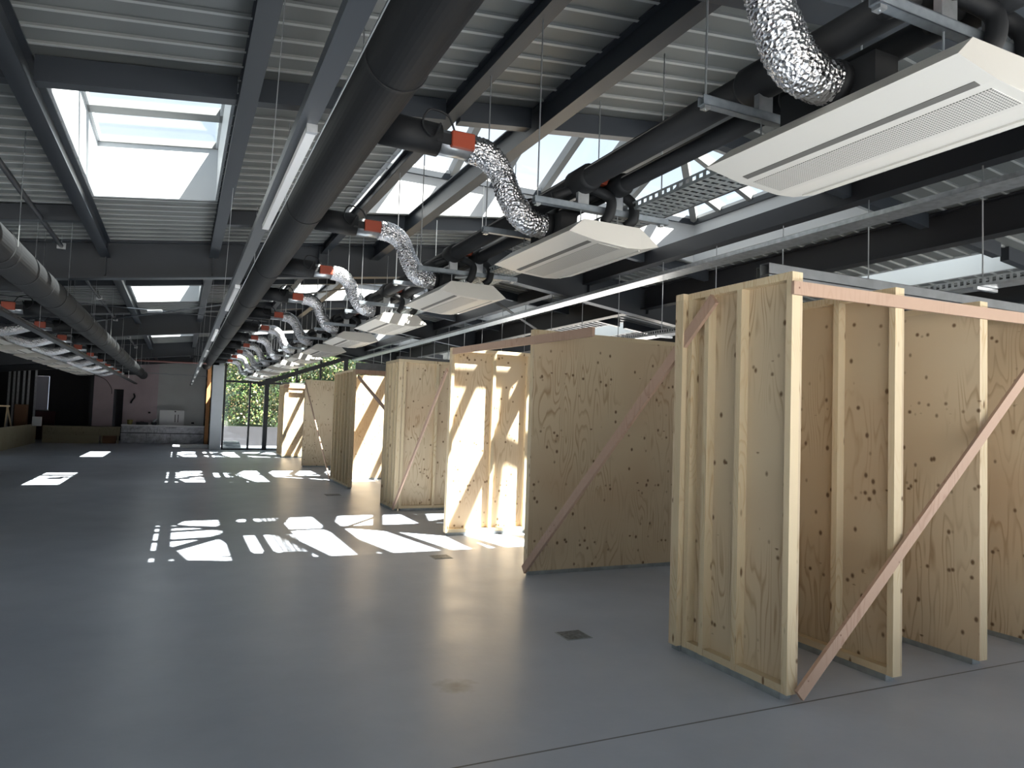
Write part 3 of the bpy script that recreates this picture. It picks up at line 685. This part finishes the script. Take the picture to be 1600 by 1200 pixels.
tag(M().tube([(-3.4, 34.9, 3.1), (1.0, 34.9, 3.05)], .02, 8).build('conduit', RODM), 'thin grey conduit along the far wall', 'pipe')
# third row far right, only a little of it shows
flexF = make_flex([(0, 0, 0), (.12, 0, .0), (.25, 0, -.1), (.36, 0, -.24), (.5, 0, -.34)], 11); base[flexF] = Vector(flexF.location)
dampF = make_damper(1); base[dampF] = Vector((0, 0, 0))
tag(M().tube([(8.75, 0, 3.3), (8.75, 29, 3.3)], .16, 32).build('supply_duct', DUCTM, loc=(8.75, 0, 3.3)), 'dark round duct on the far right seen above the plywood walls', 'duct', 'round supply ducts')
for k, y in enumerate((3.9, 6.3, 8.6, 10.9)):
    put(flexF, (9.2, y, 3.3), nth(k, 5) + ' foil hose in the far right row above the stalls', 'foil hoses far right', 'duct')
    put(dampF, (8.93, y, 3.3), nth(k, 5) + ' orange damper in the far right row above the stalls', 'dampers far right', 'damper')

# ------------------------------------------------------------------ plywood walls
T = .085
def ywall(x, y0, y1, side, studs, label, H=2.5, w=.045):
    """wall running along Y, left face at x; side -1: studs on the left, +1: studs on the right"""
    t = thing('plywood_wall', (x, y0, 0), label, 'wall panel', 'free standing plywood walls')
    xs = (x, x + T - .018) if side < 0 else (x + .018, x + T)
    xp = (x + T - .018, x + T) if side < 0 else (x, x + .018)
    M().box(xp[0], xp[1], y0, y1, .04, H - .0).build('sheathing', PLY, t)
    M().box(x, x + T, y0 + .05, y1, 0, .04).build('sole_track', TRACKM, t)
    for k, s in enumerate(studs): M().box(xs[0], xs[1], s, s + w, .04, H).build('stud', STUD, t)
    M().box(x, x + T, y0, y1, H, H + .045).build('top_plate', STUD, t)
    edges = sorted(studs)
    m = M()
    for a, b in zip(edges[:-1], edges[1:]): m.box(xs[0] + .004, xs[1], a + w, b, .04, .085)
    m.build('bottom_plate', STUD, t)
    return t
def xwall(y, x0, x1, side, studs, label, H=2.5, w=.045):
    """wall running along X, near face at y; side -1: studs towards the viewer"""
    t = thing('plywood_wall', (x0, y, 0), label, 'wall panel', 'free standing plywood walls')
    ys_ = (y, y + T - .018) if side < 0 else (y + .018, y + T)
    yp = (y + T - .018, y + T) if side < 0 else (y, y + .018)
    M().box(x0, x1, yp[0], yp[1], .04, H).build('sheathing', PLY, t)
    M().box(x0 + .03, x1, y, y + T, 0, .04).build('sole_track', TRACKM, t)
    for s in studs: M().box(s, s + w, ys_[0], ys_[1], .04, H).build('stud', STUD, t)
    M().box(x0, x1, y, y + T, H, H + .045).build('top_plate', STUD, t)
    m = M(); e = sorted(studs)
    for a, b in zip(e[:-1], e[1:]): m.box(a + w, b, ys_[0] + .004, ys_[1], .04, .085)
    m.build('bottom_plate', STUD, t)
    return t
# near stalls
ywall(3.29, 3.13, 4.09, -1, [3.13, 3.555, 3.87, 4.045], 'nearest plywood wall, its studs facing left, with the crossing battens at its corner')
xwall(4.10, 3.25, 7.6, -1, [3.25, 3.9, 4.6, 5.5, 6.3, 7.5], 'plywood back wall closing the nearest stalls')
ywall(4.19, 3.12, 4.09, -1, [3.12, 3.56, 4.04], 'second plywood partition of the nearest stalls, with a stud halfway along')
ywall(5.085, 3.13, 4.09, 1, [3.13, 3.6, 4.04], 'third plywood partition of the nearest stalls, plain on its left side')
ywall(5.97, 3.2, 4.09, 1, [3.2, 3.6, 4.04], 'plywood partition at the right edge of the picture')
# further walls
xwall(6.60, 3.31, 7.0, 1, [3.31, 3.9, 4.5, 5.1, 5.7, 6.3, 6.95], 'wide plain plywood wall turned towards the viewer in shade')
xwall(9.08, 3.31, 7.0, -1, [3.31, 3.93, 4.46, 5.0, 5.6, 6.2, 6.95], 'sunlit plywood wall with its studs showing')
ywall(3.29, 11.60, 12.45, -1, [11.60, 11.78, 12.0, 12.2, 12.4], 'short side wall with close studs at the corner beyond the sunlit wall')
xwall(11.60, 3.378, 6.5, -1, [3.378, 3.96, 4.5, 5.1, 5.7, 6.4], 'pale plywood wall with one stud showing, beyond the sunlit wall')
ywall(3.29, 15.13, 17.12, -1, [15.13, 15.45, 15.75, 16.1, 16.42, 16.8, 17.07], 'ribbed side wall of bare studs, two metres long')
xwall(17.3, 3.40, 6.5, 1, [3.4, 4.0, 4.6, 5.2, 5.8, 6.4], 'plywood wall with slanting sun stripes behind the ribbed side wall')
xwall(21.30, 3.27, 6.5, 1, [3.27, 3.87, 4.5, 5.2, 5.8, 6.4], 'plain plywood wall second from the glazed end')
ywall(3.24, 25.6, 27.1, -1, [25.6, 26.1, 26.6, 27.05], 'short side wall nearest the glazed end')
xwall(25.6, 3.326, 6.5, -1, [3.326, 4.0, 4.6, 5.2, 6.4], 'plywood wall nearest the glazed end with sun stripes on it')

def board(p, q, w, h, up, label, name='batten', m_=PINK, cat='batten'):
    m = M(); m.bar(p, q, w, h, up); return tag(m.build(name, m_, loc=p), label, cat, 'bracing battens')
# bracing battens
board((3.275, 6.60, .06), (3.275, 3.80, 2.47), .028, .085, (0, -1, 1), 'long pink batten rising from the foot of the plain shaded wall to the nearest wall')
board((3.295, 8.99, 2.485), (3.295, 5.40, 2.40), .028, .085, (0, 0, 1), 'pink batten lying level from the sunlit wall past the top of the shaded wall')
board((3.27, 3.108, 2.44), (6.6, 3.108, 2.47), .022, .08, (0, 0, 1), 'pink batten nailed level across the fronts of the nearest stalls')
board((3.34, 3.085, .05), (5.95, 3.085, 2.42), .024, .075, (-1, 0, 1), 'pink batten slanting up to the right across the nearest stalls')
board((3.27, 11.55, .05), (3.27, 9.14, 2.24), .022, .06, (0, -1, 1), 'slanting batten between the pale wall and the sunlit wall')
board((3.27, 17.08, .05), (3.27, 21.28, 2.42), .022, .06, (0, -1, 1), 'slanting batten beyond the ribbed side wall')
board((3.40, 15.12, 2.40), (3.40, 12.5, 1.62), .022, .07, (0, 1, 1), 'dark slanting batten seen against sun stripes behind the ribbed wall')
board((3.34, 15.10, 2.49), (4.9, 15.10, 2.49), .03, .10, (0, 0, 1), 'level batten at the head of the ribbed side wall')
board((3.20, 25.55, 2.46), (4.4, 25.55, 2.46), .03, .10, (0, 0, 1), 'level batten at the head of the wall nearest the glazed end')
# bundles of metal studs lying on top
def bundle(x0, x1, y0, z0, label, rows=2, cols=2, w=.085, h=.07):
    t = thing('stud_bundle', (x0, y0, z0), label, 'metal studs', 'bundles of metal studs')
    for r in range(rows):
        for c in range(cols):
            a = y0 + c * (w + .006); z = z0 + r * (h + .004); m = M(); dx = .03 * ((r * 3 + c * 5) % 3)
            m.box(x0 + dx, x1 + dx, a, a + .003, z, z + h); m.box(x0 + dx, x1 + dx, a, a + w, z + h - .003, z + h); m.box(x0 + dx, x1 + dx, a + w - .003, a + w, z, z + h)
            m.build('metal_stud', STUDM, t)
bundle(3.47, 6.55, 3.50, 2.546, 'long grey metal studs stacked on top of the nearest stalls')
bundle(3.35, 5.3, 11.9, 2.546, 'grey metal studs lying on top behind the pale plywood wall', 1)
bundle(3.35, 4.95, 15.08, 2.546, 'grey metal studs lying on top of the ribbed side wall', 2)
bundle(3.15, 4.4, 25.9, 2.546, 'pale metal studs on top of the wall nearest the glazed end', 1)
for k, x in enumerate((3.5, 4.3, 5.1)):
    pass

# ------------------------------------------------------------------ floor boxes
HATCH = mat('floor_box_lid', (.13, .14, .145), .5, .3, .4, noise=(30, .5))
for x, y, s, lab in ((2.75, 4.67, .21, 'square steel floor box lid nearest the stalls'), (2.78, 7.74, .22, 'floor box lid in front of the sunlit plywood wall'), (2.78, 14.1, .3, 'floor box lid beyond the ribbed wall')):
    t = thing('floor_box', (x, y, 0), lab, 'floor box', 'floor boxes')
    M().box(x - s / 2, x + s / 2, y - s / 2, y + s / 2, 0, .003).build('frame', TRACKM, t); M().box(x - s / 2 + .012, x + s / 2 - .012, y - s / 2 + .012, y + s / 2 - .012, .003, .005).build('lid', HATCH, t)

# ------------------------------------------------------------------ far end of the hall
t = thing('wrapped_counter', (-2.25, 34.9, 0), 'long white counter wrapped in plastic sheet against the far wall', 'counter')
M().box(-2.25, 1.0, 35.0, 35.55, 0, .74).build('carcass', PLASTIC, t)
M().box(-2.28, 1.02, 34.92, 35.58, .74, .80).build('worktop', LAM, t)
m = M(); rng = random.Random(4); nx, nz = 60, 14; v = []; f = []
for i in range(nx + 1):
    for k in range(nz + 1): v.append((-2.27 + 3.28 * i / nx, 34.90 - rng.uniform(0, .03) - .02 * (1 - k / nz), .01 + .72 * k / nz))
for i in range(nx):
    for k in range(nz): a = i * (nz + 1) + k; f.append((a, a + nz + 1, a + nz + 2, a + 1))
m.add(v, f); o_ = m.build('plastic_sheet', PLASTIC, t); o_.modifiers.new('thick', 'SOLIDIFY').thickness = .004
M().box(-2.28, 1.0, 34.86, 34.885, .43, .46).build('tape_band', STEELB, t)
for x in (-1.3, -.35): M().box(x, x + .015, 34.87, 34.89, .02, .43).build('panel_joint', STEELB, t)
t = thing('cabinet_front', (-.32, 35.3, .8), 'white double cabinet front with two black handles leaning on the counter', 'cabinet')
M().box(-.82, .17, 35.30, 35.34, .80, 1.47).build('panel', LAM, t)
for x in (-.21, -.09): M().box(x, x + .03, 35.27, 35.30, .94, 1.28).build('handle', STEELB, t)
M().box(-.23, -.17, 35.285, 35.30, 1.39, 1.44).build('lock', STEELB, t)
def lathe(prof, cx, cy, n=16):
    m = M(); v = []; f = []
    for r, z in prof: v += [(cx + r * math.cos(2 * math.pi * k / n), cy + r * math.sin(2 * math.pi * k / n), z) for k in range(n)]
    for i in range(len(prof) - 1):
        for k in range(n): f.append((i * n + k, i * n + (k + 1) % n, (i + 1) * n + (k + 1) % n, (i + 1) * n + k))
    f.append(tuple(range(n - 1, -1, -1))); f.append(tuple(range((len(prof) - 1) * n, len(prof) * n)))
    return m.add(v, f)
YEL = mat('dull_yellow', (.32, .28, .09), .6)
tag(lathe([(.08, .80), (.1, .82), (.11, .98), (.12, .99), (.12, 1.0), (.1, 1.0)], -1.97, 35.15).build('bucket', YEL), 'small yellowish tub on the left end of the counter', 'bucket')
t = thing('tool_case', (-1.6, 35.1, .8), 'flat dark tool case on the counter beside the yellowish tub', 'case')
M().box(-1.72, -1.25, 35.05, 35.3, .80, .90).build('case_body', STEELB, t, bevel=.01); M().tube([(-1.55, 35.04, .88), (-1.55, 35.02, .93), (-1.42, 35.02, .93), (-1.42, 35.04, .88)], .01, 6).build('handle', STEELB, t)
t = thing('power_tool', (-1.0, 35.1, .8), 'dark lumpy power tool on the counter left of the white cabinet front', 'tool')
M().box(-1.12, -.92, 35.05, 35.2, .80, .92).build('battery_base', STEELB, t, bevel=.02); M().tube([(-1.05, 35.12, .92), (-1.0, 35.12, 1.02), (-.88, 35.12, 1.04)], .04, 10).build('body', TRACKM, t)
tag(M().box(.48, .6, 35.57, 35.6, .88, .95).build('wall_socket', STEELB), 'small black socket on the grey wall near the timber post', 'socket', 'wall sockets')
tag(M().box(-1.3, -1.2, 35.58, 35.6, 1.3, 1.37).build('wall_socket', STEELB), 'small black socket on the pink wall above the counter', 'socket', 'wall sockets')
tag(M().tube(arc([(-1.9, 35.55, 2.15), (-1.86, 35.5, 2.0), (-1.95, 35.5, 1.85), (-2.0, 35.5, 1.72)], 5), .035, 8).build('hanging_cable', STEELB), 'dark cable tail hanging out of the pink wall', 'cable')
tag(M().tube(arc([(-3.9, 34.8, 2.9), (-3.4, 35.0, 2.86), (-3.0, 35.3, 2.7), (-2.78, 35.5, 2.35), (-2.75, 35.5, 2.1)], 6), .012, 6).build('hanging_cable', STEELB), 'long black cable swooping down beside the dark doorway', 'cable')
tag(M().box(.05, 1.1, 31.1, 31.8, 0, .14).build('packaged_slab', LAM, bevel=.02), 'low white slab lying on the floor in front of the wrapped counter', 'slab')
# low plywood bench boxes on the left
t = thing('plywood_bench', (-5.0, 34, 0), 'low L shaped plywood bench unit in the dark far left corner', 'bench')
M().box(-5.0, -2.25, 34.0, 34.06, .33, .66).build('front_panel', BENCHW, t); M().box(-5.0, -3.0, 34.02, 34.08, 0, .33).build('kick_panel', BENCHW, t)
M().box(-5.0, -2.25, 34.0, 34.8, .66, .70).build('seat_board', BENCHW, t)
for x in (-4.1, -2.95, -2.35): M().box(x, x + .06, 34.1, 34.2, 0, .66).build('leg', BENCHW, t)
M().box(-5.26, -5.2, 27.4, 33.9, 0, .76).build('side_panel', BENCHW, t)
tag(M().box(-2.9, -2.4, 34.25, 34.6, 0, .36).build('crate', CARD, bevel=.01), 'small dark brown crate under the right end of the plywood bench', 'crate')
t = thing('carton', (-5.66, 33.4, .76), 'brown cardboard carton on top of the bench among the metal studs', 'box')
M().box(-5.86, -5.47, 33.3, 33.7, .0, 1.52).build('carton_body', CARD, t)
tag(M().box(-5.2, -4.9, 32.9, 33.1, .70, 1.06).build('white_box', LAM, bevel=.01), 'white box end standing at the corner of the plywood bench', 'box')
for k, x in enumerate((-6.62, -6.45, -6.3, -6.1, -5.93, -5.68)):
    m = M(); m.box(x, x + .006, 36.0, 36.08, 0, 3.1); m.box(x, x + .07, 36.0, 36.006, 0, 3.1); m.box(x, x + .07, 36.074, 36.08, 0, 3.1)
    tag(m.build('metal_stud', GALV, loc=(x, 36, 0)), 'upright metal stud in the dark room, ' + ['leftmost', 'second from left', 'third from left', 'fourth from left', 'fifth from left', 'rightmost'][k] + ' of the six', 'metal stud', 'upright studs in the dark room')
wd = thing('window_%d' % n, (-5.77, 38.45, 1.3), 'milky lit window sheet in the dark room at far left', 'window', kind='structure'); n += 1
ms = bpy.data.materials.new('translucent_sheet'); ms.use_nodes = True; nn = ms.node_tree.nodes; ll = ms.node_tree.links; nn.clear()
oo = nn.new('ShaderNodeOutputMaterial'); a_ = nn.new('ShaderNodeBsdfTranslucent'); a_.inputs['Color'].default_value = (.10, .10, .11, 1); b_ = nn.new('ShaderNodeBsdfDiffuse'); b_.inputs['Color'].default_value = (.3, .3, .33, 1); mm = nn.new('ShaderNodeAddShader')
ll.new(a_.outputs[0], mm.inputs[0]); ll.new(b_.outputs[0], mm.inputs[1]); ll.new(mm.outputs[0], oo.inputs['Surface'])
M().box(-5.97, -5.5, 38.38, 38.39, 1.3, 2.82).build('sheet', ms, wd); M().box(-6.0, -5.45, 38.3, 38.38, 1.26, 1.3).build('sill', LAM, wd)
tag(M().box(-5.73, -5.0, 37, 37.05, .0, 1.25).build('red_board', REDB), 'dark red board leaning below the milky window', 'board')
t = thing('sawhorse', (-5.7, 30.2, 0), 'thin legged sawhorse in the dark at the far left edge', 'sawhorse')
M().bar((-5.95, 30.0, 1.45), (-5.5, 30.4, 1.45), .05, .05).build('top_bar', STUD, t)
for a, b in (((-5.9, 30.05, 1.43), (-6.15, 30.3, 0)), ((-5.9, 30.05, 1.43), (-5.75, 29.8, 0)), ((-5.55, 30.35, 1.43), (-5.3, 30.6, 0)), ((-5.55, 30.35, 1.43), (-5.7, 30.7, 0))):
    M().bar(a, b, .04, .03, (0, 1, .1)).build('leg', STUD, t)

# ------------------------------------------------------------------ outside
tag(M().box(1.0, 16, 34.0, 34.3, -.1, .85).build('planter_wall', CONCW), 'low dark concrete planter wall outside the glazed end', 'wall')
for k in range(4):
    z = -.02 + .08 * k
    tag(M().box(1.6 + .02 * k, 2.35 - .03 * k, 31.1, 32.0, z, z + .07).build('wrapped_slab', LAM, bevel=.008), 'white wrapped slab outside the glass, ' + ['lowest', 'second', 'third', 'topmost'][k] + ' of the stack', 'slab', 'slabs stacked outside')
rng = random.Random(12); m = M()
def leaf(c, s):
    n_ = Vector((rng.gauss(0, 1), rng.gauss(-.6, .8), rng.gauss(.3, .8))).normalized(); a = n_.orthogonal().normalized(); a = (Matrix.Rotation(rng.uniform(0, 6.28), 3, n_) @ a); b = n_.cross(a)
    p = Vector(c); m.add([p - a * s, p + b * s * .55 - a * .1 * s, p + a * s, p - b * s * .55 - a * .1 * s], [(0, 1, 2, 3)])
for k in range(15000):
    x = rng.uniform(1.65, 13); z = .95 + 4.5 * rng.random(); y = 34.6 + rng.uniform(0, .4) + .25 * math.sin(x * 3.1 + z) + .2 * math.sin(z * 4.3)
    leaf((x, y, z), rng.uniform(.035, .085))
tag(m.build('ivy_hedge', LEAFM), 'dense sunlit ivy and leaves growing above the planter wall outside', 'hedge', kind='stuff')
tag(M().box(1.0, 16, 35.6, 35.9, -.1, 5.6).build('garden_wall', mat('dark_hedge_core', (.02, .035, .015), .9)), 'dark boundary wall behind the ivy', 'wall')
# tree glimpsed through the nearest small skylight
tr = thing('tree', (-8.6, 16, -.2), 'green tree whose leaves show through the nearest skylight', 'tree')
rng = random.Random(5); m = M()
for k in range(3500):
    d = Vector((rng.gauss(0, 1), rng.gauss(0, 1), rng.gauss(0, 1))).normalized() * rng.uniform(.6, 1)
    leaf((-8.6 + d.x * 2.2, 16 + d.y * 2.4, 9.5 + d.z * 3.0), rng.uniform(.08, .16))
m.build('crown', LEAFM, tr)
M().tube([(-8.6, 16, -.2), (-8.6, 16, 8)], .18, 10).build('trunk', CARD, tr)
for o in bpy.data.objects:
    for k in ('_o', '_base'):
        if k in o: del o[k]
